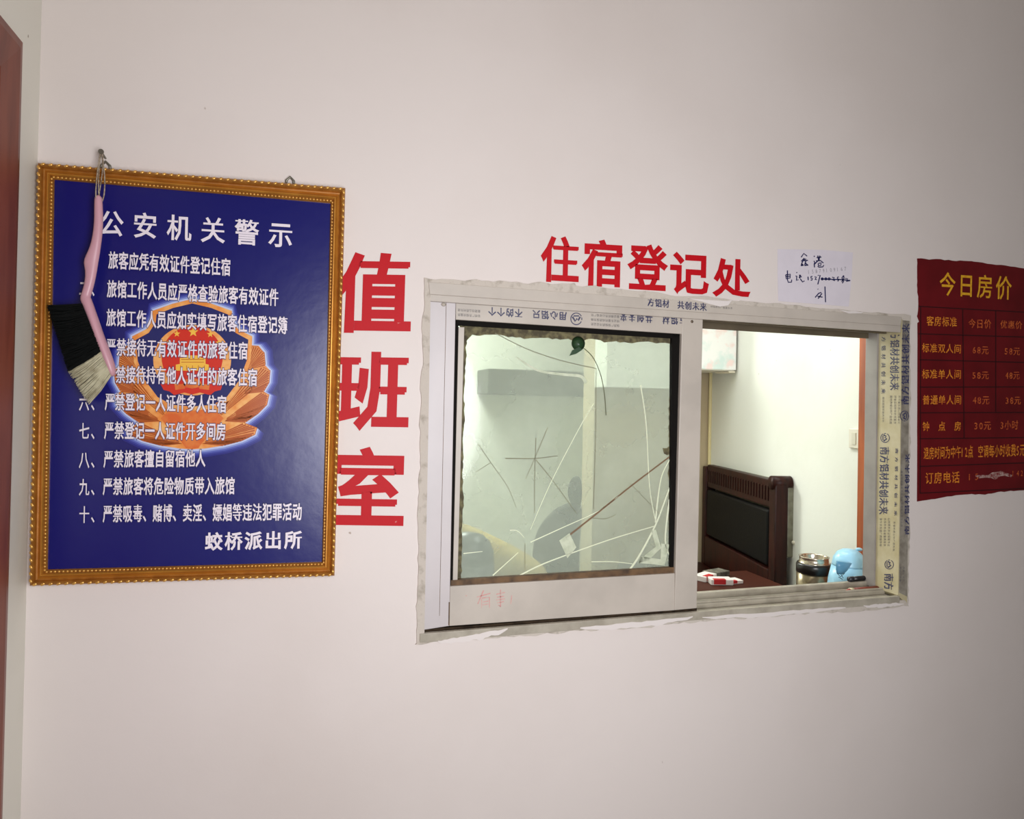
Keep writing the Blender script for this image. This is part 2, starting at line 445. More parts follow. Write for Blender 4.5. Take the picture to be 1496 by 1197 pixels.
# ---- sliding sash
YS = .010
sash = bpy.data.objects.new('sash', None); COL.objects.link(sash); LOC[sash.name] = LOC[win.name]; sash.parent = win
bevel(mesh('left_stile', bar((628, 436), (666, 439), (656.5, 915), (618, 921), YS, .042), M_ALUW, sash), .0015)
bevel(mesh('right_stile', bar((997, 458), (1027, 462), (1018, 889), (985.5, 892), YS-.001, .042), M_ALU, sash), .0015)
bevel(mesh('top_rail', bar((666, 436), (997, 458), (997, 488), (666, 467), YS+.001, .042), M_ALU, sash), .001)
bevel(mesh('bottom_rail', bar((657.6, 857), (986, 838), (985.5, 892), (656.5, 915), YS+.001, .042), M_ALU, sash), .001)
mesh('gasket', join(bar((666, 467), (670, 467), (661, 857), (657.5, 857), .022, .034),
                    bar((666, 467), (997, 488), (995.5, 495), (668, 475), .020, .034),
                    bar((982, 487), (997, 488), (986, 838), (980, 836), .020, .034)), M_DARK, sash)
mesh('putty_strip', bar((659, 848), (986, 829), (986, 839), (658, 857.5), .018, .034), M_BROWN, sash)
bevel(mesh('glazing_bead', bar((670, 478), (678.5, 478), (668.5, 848), (661.5, 849), .019, .031), M_ALU, sash), .001)
mesh('sash_gap_shade', prism([(618, 920), (986, 891), (1018, 888), (1018, 893), (986, 897), (618, 928)], .013, .040), mat('gap_shade_brown', (62, 50, 38), .9, rgb2=(40, 32, 24), vscale=40, spec=.1), sash)  # dark brown strip stands for the shade in the gap under the sash
sc = at(1011, 470, YS-.001)
mesh('screw', ellipsoid((sc.x, sc.y, sc.z), (.0042, .002, .0042)), mat('dull_screw', (112, 98, 82), .5, metal=.6), sash, True)
mesh('screw', ellipsoid(at(648, 445, YS), (.006, .003, .005)), M_PLAST, sash, True)
mesh('seam', join(put(ribbon([(656.3, 880), (655.8, 914)], 1.6), YS-.0005), put(ribbon([(652, 440), (642, 900)], .6), YS-.0005)), M_BROWN, sash)

def pane_material():
    m = bpy.data.materials.new('clouded_glass'); m.use_nodes = True; nt = m.node_tree; N = nt.nodes; L = nt.links
    N.remove(N['Principled BSDF']); out = N['Material Output']
    tr = N.new('ShaderNodeBsdfTransparent'); tr.inputs[0].default_value = (.86, .90, .86, 1)
    df = N.new('ShaderNodeBsdfDiffuse'); df.inputs[0].default_value = (.62, .67, .58, 1)
    tl = N.new('ShaderNodeBsdfTranslucent'); tl.inputs[0].default_value = (.78, .82, .77, 1)
    gl = N.new('ShaderNodeBsdfGlossy'); gl.inputs['Roughness'].default_value = .08
    tc = N.new('ShaderNodeTexCoord'); n = N.new('ShaderNodeTexNoise'); n.inputs['Scale'].default_value = 5; n.inputs['Detail'].default_value = 8
    L.new(tc.outputs['Object'], n.inputs['Vector'])
    r = N.new('ShaderNodeMapRange'); r.inputs[1].default_value = .3; r.inputs[2].default_value = .75; r.inputs[3].default_value = .24; r.inputs[4].default_value = .38
    L.new(n.outputs[0], r.inputs[0])
    a = N.new('ShaderNodeMixShader'); a.inputs[0].default_value = .5; L.new(df.outputs[0], a.inputs[1]); L.new(tl.outputs[0], a.inputs[2])
    b = N.new('ShaderNodeMixShader'); L.new(r.outputs[0], b.inputs[0]); L.new(tr.outputs[0], b.inputs[1]); L.new(a.outputs[0], b.inputs[2])
    fr = N.new('ShaderNodeFresnel'); fr.inputs[0].default_value = 1.35
    c = N.new('ShaderNodeMixShader'); L.new(fr.outputs[0], c.inputs[0]); L.new(b.outputs[0], c.inputs[1]); L.new(gl.outputs[0], c.inputs[2])
    L.new(c.outputs[0], out.inputs[0]); return m
YP = .032
pane = mesh('pane', prism([(663, 464), (1000, 486), (990, 842), (656, 860)], YP, YP+.004), pane_material(), sash)
# grime, cracks and tape on the pane
def onpane(p, y=YP-.0008): return put(p, y)
gr = []
gr.append(flat([(668, 473)]+[(996, 494)]+jag((982, 502), (690, 490), 50, 2.4, 21)+[(680, 500), (676, 482)], YP-.0006))
gr.append(flat([(668, 480)]+jag((681, 490), (674, 846), 60, 1.8, 22)+[(660, 852)], YP-.0006))
gr.append(flat([(996, 490)]+[(987, 838)]+jag((980, 832), (976, 640), 26, 2.5, 23)+jag((976, 638), (981, 505), 20, 1.5, 24), YP-.0006))
gr.append(flat(jag((968, 655), (985, 650), 6, 2, 25)+jag((984, 664), (970, 664), 6, 2, 26), YP-.0006))
mesh('grime', join(*gr), M_GRIME, sash)
M_CRK = mat('white_crack', (226, 230, 202), .4); M_CRKD = mat('dark_crack', (118, 116, 92), .6); M_CRKB = mat('brown_crack', (120, 92, 66), .6)
wl = [([(867, 590), (844, 630), (804, 707), (775, 774)], 1.3, .8), ([(936, 563), (944, 620), (949, 711), (957.5, 761)], 1.6, 1.0),
      ([(957.5, 764), (961, 730), (967, 695), (981, 667)], 2.2, 1.2), ([(775, 792.5), (820, 772), (874, 747), (905, 724)], 1.6, .6),
      ([(750, 846), (785, 828), (820, 814), (890, 789), (956, 769)], 2.2, 1.2), ([(916, 838), (934, 812), (957.5, 767.5), (972, 730), (984, 697)], 3.0, 1.6),
      ([(720, 841), (757, 807.6)], 1.8, 1.0), ([(864, 821), (895, 821), (924, 824)], 1.4, 1.0), ([(978, 730), (972, 790), (981, 818)], 2.6, 1.4),
      ([(677, 809), (705, 806)], 1.4, .8), ([(745, 775), (756, 776), (766, 786)], 1.2, .8)]
mesh('crack', join(*[onpane(ribbon(smooth_line(p), a, b)) for p, a, b in wl]), M_CRK, sash)
dl = [([(723.5, 487), (770, 510), (820, 527), (870.5, 538.5)], 1.2, 1.0), ([(871, 538), (870, 640), (867, 744)], .9, .9), ([(767, 794), (767, 834)], 1, .8),
      ([(698, 648), (717, 676), (742, 712), (754, 742)], .9, .5), ([(717, 676), (695, 690)], .8, .5), ([(738, 670), (782, 670), (815, 666)], 1.6, .8),
      ([(783, 640), (781, 700), (781, 750)], 1.2, .8), ([(783, 672), (808, 703), (842, 750)], 1.2, .7), ([(800, 625), (782, 668), (768, 700)], 1.0, .6),
      ([(865, 757), (885, 758), (900, 752)], 1.0, .7), ([(920, 706), (965, 752)], .8, .5)]
mesh('crack', join(*[onpane(ribbon(smooth_line(p), a, b)) for p, a, b in dl]), M_CRKD, sash)
mesh('crack', onpane(ribbon(smooth_line([(827, 786), (870, 752), (925, 708), (981, 665.5)]), 2.6, 2.0)), M_CRKB, sash)
M_TAPE = mat('old_tape', (206, 212, 186), .4, rgb2=(180, 188, 160), vscale=50)
mesh('tape', onpane(join(ribbon(smooth_line([(755, 522), (785, 541), (820, 547), (848, 550), (856, 560)]), 2.5, 5),
     ([(817, 790), (832, 779), (842, 800), (829, 816)], [(0, 1, 2, 3)]), ribbon([(955, 775), (962, 800), (945, 815), (935, 818), (968, 822), (972, 795)], 7, 12))), M_TAPE, sash)
# film lettering on the sash and frame
def logo(cx, cy, r, a0, ax=1.0):
    """film maker's ring mark with peaks, turned by a0"""
    def T(u, v): return (cx+(u*math.cos(a0)-v*math.sin(a0))*r*ax, cy+(u*math.sin(a0)+v*math.cos(a0))*r)
    ring = ribbon([T(math.cos(t*math.pi/14), math.sin(t*math.pi/14)) for t in range(-12, 13)], r*.16)
    ring2 = ribbon([T(math.cos(t*math.pi/14+math.pi), math.sin(t*math.pi/14+math.pi)) for t in range(-1, 2)], r*.16)
    pk = ribbon([T(-.7, .35), T(-.35, -.25), T(-.1, .05), T(.2, -.4), T(.7, .35)], r*.3)
    b = ribbon([T(-.5, .5), T(.5, .5)], r*.2)
    return join(ring, ring2, pk, b)
FT = '南方铝材 共创未来'
def small(o, adv, ex, ey, n, rows, rs):
    R = random.Random(rs); parts = []
    body = '广东省佛山市质量保证品质优良服务热线建材'
    for k in range(rows):
        parts.append(run(''.join(R.choice(body) for _ in range(n)), (o[0]+ey[0]*1.5*k, o[1]+ey[1]*1.5*k), adv, ex, ey, 0, 1))
    return join(*parts)
sl = .066
yt = YS+.0004
tp = []
tp.append(run('用心铝只 不的个个', (828, 456.5), (-12.9, -12.9*sl), (-11.5, -.7), (0, 13), .03, 1))
tp.append(logo(842, 466, 8.5, math.pi, .95))
tp.append(run('方铝材 共创未来', (1003, 461.5), (-12.4, -12.4*sl), (-10.5, -.7), (0, 15), .03, 1))
mesh('film_print', put(join(*tp), yt), M_FINK, sash)
mesh('film_small_print', put(join(small((702, 453), (-4.2, -.28), (-4, -.26), (0, 4.6), 8, 2, 3), small((905, 461), (-4.2, -.28), (-4, -.26), (0, 4.4), 10, 3, 4)), yt), M_FINKS, sash)
mesh('film_print', put(join(run('方铝材 共创未来', (946, 447), (10.9, .95), (10.2, .9), (0, -12), .03, 1)), -.0064), M_FINK, win)
mesh('film_small_print', put(small((1038, 449.5), (3.6, .3), (3.4, .3), (0, -3.4), 9, 1, 5), -.0064), M_FINKS, win)
# right jamb front: reads upward
jf = join(run('南方铝材共创未来', (1327.5, 592), (.18, -15), (0, -14), (-11.5, 0), .034, 1), logo(1321.5, 608, 7.2, -math.pi/2, .85))
jf2 = join(run('南方铝材共创未来', (1328, 782), (.1, -15), (0, -14), (-7, 0), .034, 1))
mesh('film_print', put(join(jf, jf2), -.0050), M_FINK, win)
mesh('film_small_print', put(join(small((1319, 500), (0, -4), (0, -3.6), (3.4, 0), 7, 2, 6), small((1316, 770), (0, -4.6), (0, -3.8), (3.2, 0), 18, 1, 7), small((1314, 850), (0, -4.6), (0, -3.8), (3.2, 0), 5, 2, 8)), -.0050), M_FINKS, win)
# right jamb reveal: reads downward
def putX(pm, x): return [atP(p[0], p[1], J1+JN*x, JN) for p in pm[0]], pm[1]
xq = .0006
rv = join(run('方铝材共创未来', (1301, 484), (-.1, 12.4), (0, 12), (14, 0), .028, 1),
          run('方铝材共创未来', (1288, 492), (-.1, 12.6), (0, 8), (6.5, 0), .02, 1),
          logo(1293, 640, 6.6, math.pi/2, .95), run('南方铝材共创未来', (1286, 653), (-.25, 12.4), (0, 12), (14, 0), .028, 1),
          run('南方铝材共创未来', (1308, 655), (-.25, 13), (0, 8), (4.5, 0), .02, 1),
          logo(1299, 825, 6.6, math.pi/2, .95), run('南方', (1292, 838), (-.2, 12.4), (0, 12), (14, 0), .028, 1))
def clampz(vf, z0, z1):
    v, f = vf; return v, [q for q in f if all(z0 < v[i].z < z1 and v[i].y > -.003 and v[i].y < .081 for i in q)]
zlo, zhi = at(1312, 868, 0).z, at(1316, 484, 0).z
mesh('film_print', clampz(putX(rv, xq), zlo, zhi), M_FINK, win)
mesh('film_small_print', clampz(putX(join(small((1300, 578), (-.05, 4.2), (0, 3.8), (4, 0), 10, 3, 9), small((1285, 757), (-.05, 4.2), (0, 3.8), (4, 0), 10, 3, 10), small((1289, 580), (-.05, 4.2), (0, 3.8), (3.2, 0), 9, 1, 11), small((1305, 762), (-.1, 4.4), (0, 3.8), (3.2, 0), 10, 1, 12)), xq), zlo, zhi), M_FINKS, win)
# faint red handwriting on the bottom rail
def C6(l): return [(600+x/3.52, 620+y/3.52) for x, y in l]
fw_ = [[(340, 890), (410, 870)], [(375, 855), (345, 925)], [(365, 900), (365, 945)], [(365, 895), (405, 890), (405, 945)], [(370, 915), (400, 910)], [(370, 930), (400, 925)],
       [(440, 875), (485, 865)], [(462, 850), (462, 940), (450, 930)], [(445, 890), (480, 885)], [(440, 905), (485, 898)], [(445, 920), (480, 912)], [(283, 880), (288, 884)], [(520, 880), (515, 925)]]
mesh('handwriting', put(join(*[ribbon(C6(p), 1.5) for p in fw_]), YS+.0004), M_FPINK, sash)

# ---- green suction hook stuck on the pane
gc = at(845.5, 502, YP-.006)
hk = thing('suction_hook', gc, 'small dark green suction hook with a dangling wire on the clouded pane', 'hook')
mesh('suction_cup', lathe([(.0, -.006), (.017, -.0055), (.019, -.003), (.010, .002), (.006, .006), (0, .0065)], (0, 0, 0), 20), mat('dark_green_rubber', (34, 62, 34), .4), hk, True)
o = bpy.data.objects['suction_cup']; o.data.transform(Matrix.Translation(Vector(gc)-LOC[hk.name]) @ Matrix.Rotation(math.pi/2, 4, 'X') @ Matrix.Translation(LOC[hk.name]))
mesh('leaf_tab', prism([(846, 507), (851, 511), (842, 517), (832, 520), (836, 512)], YP-.009, YP-.007), MATS['dark_green_rubber'], hk)
mesh('wire', tube([at(p[0], p[1], YP-.006) for p in smooth_line([(852, 508), (866, 522), (877, 546), (883, 575), (885.5, 607)])], .0010, 6), mat('rusty_wire', (84, 86, 56), .6), hk, True)

# ================================================================== FRAMED NOTICE
PO = [(53, 236), (505, 273), (489, 843), (41, 858)]
PI_ = [(80, 263), (483, 297.5), (470.5, 821), (70, 832)]
YF, YPR = -.030, -.013
pc = at(268, 850, YF)
po = thing('framed_notice', (pc.x, 0, pc.z), 'gilt framed glossy blue police notice with white rules and an orange crest', 'notice')
def moulding():
    of = [at(x, y, YF) for x, y in PO]; inn = [at(x, y, YPR) for x, y in PI_]
    prof = [(0, 0), (0, .018), (.03, .024), (.12, .0285), (.22, .030), (.30, .027), (.36, .021), (.44, .0195), (.56, .022), (.66, .0265), (.74, .027), (.80, .024), (.86, .020), (.92, .0205), (1.0, .017), (1.0, .010)]
    V, Fc = [], []
    for t, h in prof:
        for a, b in zip(of, inn): V.append(Vector((a.x+(b.x-a.x)*t, -h, a.z+(b.z-a.z)*t)))
    for i in range(len(prof)-1):
        for j in range(4): Fc.append((i*4+j, i*4+(j+1) % 4, (i+1)*4+(j+1) % 4, (i+1)*4+j))
    # rope of beads round the outer ridge and a fine bead near the sight edge
    parts = []
    for t, hh, sp, r in ((.14, .0285, .0140, (.0052, .0022, .0030)), (.88, .0205, .0075, (.0028, .0018, .0024))):
        for j in range(4):
            a = of[j].lerp(inn[j], t); b = of[(j+1) % 4].lerp(inn[(j+1) % 4], t); n = int((b-a).length/sp); d = (b-a).normalized()
            for k in range(n):
                c = a.lerp(b, (k+.5)/n); al = abs(d.x)
                v, f = ellipsoid((0, 0, 0), r, 8, 5)
                ang = math.atan2(d.z, d.x)+.5
                parts.append(([Vector((c.x+p.x*math.cos(ang)-p.z*math.sin(ang), -hh+p.y, c.z+p.x*math.sin(ang)+p.z*math.cos(ang))) for p in v], f))
    return (V, Fc), join(*parts)
M_GILT = mat('antique_gilt', (204, 140, 54), .33, metal=.5, rgb2=(186, 122, 44), vscale=20, spec=.5)
mv_, bv_ = moulding()
fr = mesh('picture_frame', mv_, M_GILT, po)
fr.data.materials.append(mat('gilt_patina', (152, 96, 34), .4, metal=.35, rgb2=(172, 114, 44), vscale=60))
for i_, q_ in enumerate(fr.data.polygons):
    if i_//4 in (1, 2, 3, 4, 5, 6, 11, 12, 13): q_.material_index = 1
mesh('bead_moulding', bv_, mat('bright_gilt', (222, 168, 84), .3, metal=.5, var=.15, vscale=40), po, True)
prn = mesh('printed_sheet', prism([(76, 259), (487, 294), (474, 825), (66, 836)], YPR, -.004), mat('glossy_blue_print', (17, 17, 98), .27, spec=.5, bump=.22, bscale=26), po)
def hanger(px, py):
    a = at(px, py, -.004)
    return tube([(a.x-.009, -.005, a.z-.014), (a.x-.008, -.006, a.z-.002), (a.x, -.007, a.z+.006), (a.x+.008, -.006, a.z-.002), (a.x+.009, -.005, a.z-.014)], .0028, 8)
M_STEEL = mat('dull_steel', (128, 124, 112), .4, metal=.8)
mesh('hanger', hanger(424, 263), M_STEEL, po, True); mesh('hanger', hanger(155, 241), M_STEEL, po, True)
# emblem, printed in layers
def Eq(x, y): return (140+x/4.604, 420+y/4.604)
half = [(648, 80), (780, 112), (910, 158), (918, 215), (955, 280), (1052, 330), (1050, 390), (1095, 393), (1133, 440), (1140, 525), (1172, 560), (1165, 640), (1130, 700), (1165, 722), (1150, 790), (1090, 850), (1005, 912), (1085, 945), (1070, 990), (980, 1032), (860, 1065), (730, 1085), (648, 1090)]
def mir(l): return l+[(1296-x, y) for x, y in l[::-1] if abs(x-648) > 1]
def scl(l, k, c=(648, 600)):
    return [(c[0]+(x-c[0])*(1+k/abs(max(1, math.hypot(x-c[0], y-c[1])))), c[1]+(y-c[1])*(1+k/abs(max(1, math.hypot(x-c[0], y-c[1]))))) for x, y in l]
emb = bpy.data.objects.new('emblem', None); COL.objects.link(emb); LOC[emb.name] = LOC[po.name]; emb.parent = po
lay = [0]
def elayer(name, polys, m, faces=None):
    lay[0] += 1; y = YPR-.00012*lay[0]-.0002
    return mesh(name, join(*[flat([Eq(*p) for p in q], y) for q in polys]), m, emb)
def gloss(name, rgb, **k): return mat(name, rgb, .27, **k)
for i, (k, c) in enumerate(((58, (34, 36, 126)), (46, (52, 58, 146)), (35, (84, 94, 176)), (24, (130, 144, 206)), (13, (186, 198, 230)))):
    elayer('halo', [scl(mir(half), k)], gloss('halo_blue_%d' % i, c))
M_GOLD = gloss('print_gold', (228, 138, 60), rgb2=(240, 178, 104), vscale=45)
M_RIB = gloss('print_brown', (178, 86, 28)); M_ORG = gloss('print_orange', (214, 98, 40), rgb2=(224, 130, 60), vscale=40); M_PRED = gloss('print_red', (206, 44, 26))
M_NAVY = gloss('print_navy', (28, 32, 96)); M_YEL = gloss('print_yellow', (240, 186, 70))
elayer('leaves', [mir(half)], M_GOLD)
hub = [(648, 800), (790, 815), (860, 880), (800, 960), (720, 1040), (690, 1082), (648, 1088)]
elayer('leaf_base', [mir(hub)], M_ORG)
fans = [((1010, 560), [(1030, 395), (1085, 396), (1133, 440), (1140, 520)], 13), ((985, 720), [(1120, 535), (1172, 560), (1165, 640), (1130, 698)], 13),
        ((850, 900), [(1125, 705), (1165, 722), (1150, 790), (1090, 850), (1010, 905)], 20), ((700, 1050), [(1000, 914), (1085, 945), (1070, 990), (980, 1032), (860, 1063)], 18),
        ((820, 880), [(940, 660), (1000, 610), (1040, 640), (1050, 690)], 10)]
def along(l, t):
    d = [math.dist(l[i], l[i+1]) for i in range(len(l)-1)]; q = t*sum(d)
    for i, w in enumerate(d):
        if q <= w or i == len(d)-1: return lerp(l[i], l[i+1], min(1, q/w))
        q -= w
lay[0] += 1; yr = YPR-.00012*lay[0]-.0002
for s_ in (0, 1):
    fe = (lambda p: Eq(1296-p[0], p[1])) if s_ else (lambda p: Eq(*p))
    for b, l, n in fans:
        rb = []
        for k_ in range(n):
            q = along(l, k_/(n-1)); p0_ = lerp(b, q, .10 if k_ % 2 else .3)
            rb.append(ribbon([fe(p0_), fe(lerp(b, q, .97))], .6, 2.5))
        rb.append(ribbon([fe(p) for p in l], 1.1))
        mesh('leaf_veins', put(join(*rb), yr), M_RIB, emb)
sh = [(648, 78), (780, 110), (915, 158), (918, 225), (958, 282), (1052, 330), (1040, 500), (990, 640), (900, 760), (800, 815), (648, 830)]
elayer('shield_edge', [mir(sh)], M_GOLD)
sh2 = [(648, 108), (775, 138), (888, 182), (893, 236), (940, 306), (1026, 352), (1014, 495), (965, 625), (880, 738), (785, 790), (648, 802)]
elayer('shield', [mir(sh2)], M_NAVY)
def ell(cx, cy, rx, ry, n=48, a0=0, a1=2*math.pi): return [(cx+rx*math.cos(a0+(a1-a0)*k/n), cy+ry*math.sin(a0+(a1-a0)*k/n)) for k in range(n if a1-a0 > 6.28 else n+1)]
elayer('wheat_ring', [ell(648, 490, 262, 238)], M_GOLD)
elayer('red_disc', [ell(648, 470, 206, 208)], M_PRED)
def star(cx, cy, r): return [(cx+(r if k % 2 == 0 else r*.42)*math.sin(k*math.pi/5), cy-(r if k % 2 == 0 else r*.42)*math.cos(k*math.pi/5)) for k in range(10)]
elayer('star', [star(655, 300, 36), star(545, 312, 24), star(770, 315, 24), star(490, 370, 20), star(825, 372, 20)], M_YEL)
elayer('gate', [[(565, 475), (590, 475), (600, 458), (700, 458), (710, 475), (738, 475), (738, 515), (760, 520), (760, 560), (538, 560), (538, 520), (565, 515)]], M_YEL)
mesh('gate_lines', put(join(ribbon([Eq(575, 485), Eq(728, 485)], .8), ribbon([Eq(575, 503), Eq(728, 503)], .8), *[ribbon([Eq(x, 525), Eq(x, 556)], .8) for x in (570, 610, 650, 690, 730)]), YPR-.0023), M_RIB, emb)
lay[0] += 2
elayer('ribbon', [[(435, 650), (520, 640), (540, 665), (648, 680), (756, 665), (776, 640), (855, 650), (840, 690), (800, 700), (770, 725), (700, 708), (648, 720), (596, 708), (526, 725), (496, 700), (456, 690)]], M_PRED)
elayer('gear', [ell(648, 645, 60, 34, 24), [(530, 655), (600, 648), (600, 682), (535, 690)], [(766, 655), (696, 648), (696, 682), (761, 690)]], M_ORG)
# lettering
M_PW = mat('print_white', (232, 222, 230), .3); M_PO = mat('print_outline', (26, 26, 88), .3)
YT0, YT1 = YPR-.0034, YPR-.0038
def notice_line(body, p0, p1, h, fill, bold=.022, outline=.055):
    if outline: mesh('lettering_outline', put(line(body, p0, p1, h, fill, outline, .02, 2), YT0), M_PO, po)
    mesh('lettering', put(line(body, p0, p1, h, fill, bold, .02, 2), YT1), M_PW, po)
notice_line('公安机关警示', (144, 343), (428, 362), 39, .74, .017, 0)
L = [('旅客应凭有效证件登记住宿', (158, 392), (337, 403)), ('旅馆工作人员应严格查验旅客有效证件', (156, 434), (407, 447)), ('旅馆工作人员应如实填写旅客住宿登记簿', (155, 476), (420, 488)),
     ('严禁接待无有效证件的旅客住宿', (155, 519), (362, 525)), ('严禁接待持有他人证件的旅客住宿', (154, 559), (376, 564)), ('严禁登记一人证件多人住宿', (153, 599), (331, 603)),
     ('严禁登记一人证件开多间房', (152, 641), (330, 643)), ('严禁旅客擅自留宿他人', (151, 683), (300, 682)), ('严禁旅客将危险物质带入旅馆', (150, 723), (343, 722)),
     ('严禁吸毒、赌博、卖淫、嫖娼等违法犯罪活动', (150, 763), (441, 760))]
for b, p, q in L: notice_line(b, p, q, 26.5, .97)
for ch, y in zip('二六七八九十', (433, 600, 642, 684, 724, 764)):
    notice_line(ch+'、', (115, y), (148, y), 26, .9, .012, .03)
notice_line('蛟桥派出所', (299, 804), (441, 801), 27, .9, .03, 0)

# ---- nail and hanging brush
nl = at(148, 222, -.03)
mesh_n = tag(mesh('nail', tube([(nl.x, .006, nl.z-.004), (nl.x, -.030, nl.z), (nl.x, -.0305, nl.z), (nl.x, -.033, nl.z)], [.0022, .0022, .0055, .0055], 10), M_STEEL), 'bent steel nail in the wall above the gilt frame', 'nail')
YK = -.048
bc = at(140, 430, YK)
br = thing('hand_brush', at(130, 580, YK), 'pink plastic handled brush with black and white bristles hanging over the blue notice', 'brush')
M_PINK = mat('pink_plastic', (202, 152, 162), .35, spec=.5)
hl = [(0, 515, 560, 330), (0, 514, 563, 400), (0, 514, 565, 470), (0, 505, 560, 540), (0, 492, 552, 600), (0, 466, 545, 650), (0, 452, 538, 688), (0, 468, 532, 730), (0, 462, 518, 800), (0, 446, 504, 850), (0, 436, 494, 880)]
secs = [(200+y/3.74, l/3.74, r/3.74) for _, l, r, y in hl]
def loft(rows, yc, depth, n=14):
    """rows of (left px, right px) point pairs lofted to a rounded bar"""
    V, Fc = [], []
    for (l, r), dp in zip(rows, depth):
        a, b = at(l[0], l[1], yc), at(r[0], r[1], yc); c = (a+b)/2; e = (b-a)/2
        for j in range(n):
            g = 2*math.pi*j/n; V.append(c+e*math.cos(g)+Vector((0, dp*math.sin(g), 0)))
    k = len(rows)
    for i in range(k-1):
        for j in range(n): Fc.append((i*n+j, i*n+(j+1) % n, (i+1)*n+(j+1) % n, (i+1)*n+j))
    Fc += [tuple(range(n-1, -1, -1)), tuple(range((k-1)*n, k*n))]
    return V, Fc
rows = [((139.2, 288), (147.8, 288)), ((141.5, 285.2), (146, 285.2))][::-1]
dep = [.004, .006]
for y, l, r in secs: rows.append(((l, y), (r, y))); dep.append(.0075)
# head of the brush, angled away
def O2(x, y): return (x/2.993, 480+y/2.993)
rows += [((117.5, 440), (133, 434)), ((124, 455), (138.5, 450)), ((130, 470), (144, 466)), ((137, 490), (151, 487)), ((144, 508), (158, 505)), ((151, 527), (165, 523)), ((157, 543), (170.5, 541)), ((161, 551), (168.5, 550.5))]
dep += [.010, .013, .014, .014, .014, .014, .012, .006]
hnd = mesh('handle', loft(rows, YK, dep), M_PINK, br, True)
sub = hnd.modifiers.new('subsurf', 'SUBSURF'); sub.levels = 1; sub.render_levels = 1
def bristles(root0, root1, tip0, tip1, n, r, seed, ragged):
    R = random.Random(seed); parts = []
    for i in range(n):
        t = R.random(); d = R.uniform(-.012, .012); t2 = min(1, max(0, t+R.uniform(-.06, .06)))
        a = lerp(root0, root1, t); b = lerp(tip0, tip1, t2); k = 1+R.uniform(-ragged, ragged*.4)
        b = (a[0]+(b[0]-a[0])*k, a[1]+(b[1]-a[1])*k)
        A = at(a[0], a[1], YK+d); B = at(b[0], b[1], YK+d*1.35+R.uniform(-.002, .002))
        m_ = A.lerp(B, .55)+Vector((0, 0, -.002+R.uniform(-.002, .002)))
        parts.append(tube([A, m_, B], [r, r, r*.5], 5))
    return join(*parts)
mesh('bristles', bristles((120, 444), (148, 514), (69, 446), (100, 543), 620, .0011, 3, .06), mat('black_bristle', (7, 9, 8), .8, spec=.15), br)
mesh('bristles', bristles((147, 512), (162, 549), (101, 541), (131, 590), 420, .0010, 4, .14), mat('white_bristle', (196, 190, 160), .7, rgb2=(160, 150, 120), vscale=60), br)
lp = [at(x, y, Y) for x, y, Y in ((143, 300, -.046), (140, 285, -.054), (142, 255, -.044), (146, 226, -.030), (149, 223, -.028), (151, 240, -.036), (153, 262, -.044), (152, 285, -.046), (147, 300, -.044))]
mesh('string_loop', tube(smooth_line(lp, 5), .0013, 7), mat('grey_string', (176, 160, 140), .8, rgb2=(120, 104, 84), vscale=200), br, True)
lp2 = [at(x, y, Y) for x, y, Y in ((142, 302, -.042), (147, 270, -.040), (150, 245, -.034), (148, 224, -.026), (145, 245, -.036), (144, 275, -.046), (145, 302, -.044))]
mesh('string_loop', tube(smooth_line(lp2, 5), .0011, 7), MATS['grey_string'], br, True)

# ================================================================== PAINTED SIGNS
yp = -.0009
def painted(ch, b, slope, lean, par):
    """a heavy brushed character: full stroke with a second coat down its middle"""
    x0, y0, x1, y1 = b; k = .028*(x1-x0)/1.0
    mesh('character', join(put(fitglyph(ch, *b, slope, .028, lean, 2), yp), put(fitglyph(ch, x0+k*.75, y0+k*.75, x1-k*.75, y1-k*.75, slope, .006, lean, 2), yp-.0003)), M_RED, par)
sv = thing('painted_sign', at(540, 770, 0), 'three red characters painted down the wall between the gilt frame and the window', 'sign')
for ch, b in (('值', (489, 369, 601.5, 487)), ('班', (484, 514, 598, 630)), ('室', (482, 653, 591, 768))):
    painted(ch, b, .015, .03, sv)
shz = thing('painted_sign', at(945, 440, 0), 'five red characters painted in a row above the sliding window', 'sign')
for ch, b in (('住', (790, 345, 846, 413)), ('宿', (850, 350, 909.5, 419)), ('登', (916.5, 357, 976, 424)), ('记', (979, 369, 1036, 431)), ('处', (1041, 378, 1097, 435))):
    painted(ch, b, .06, .02, shz)

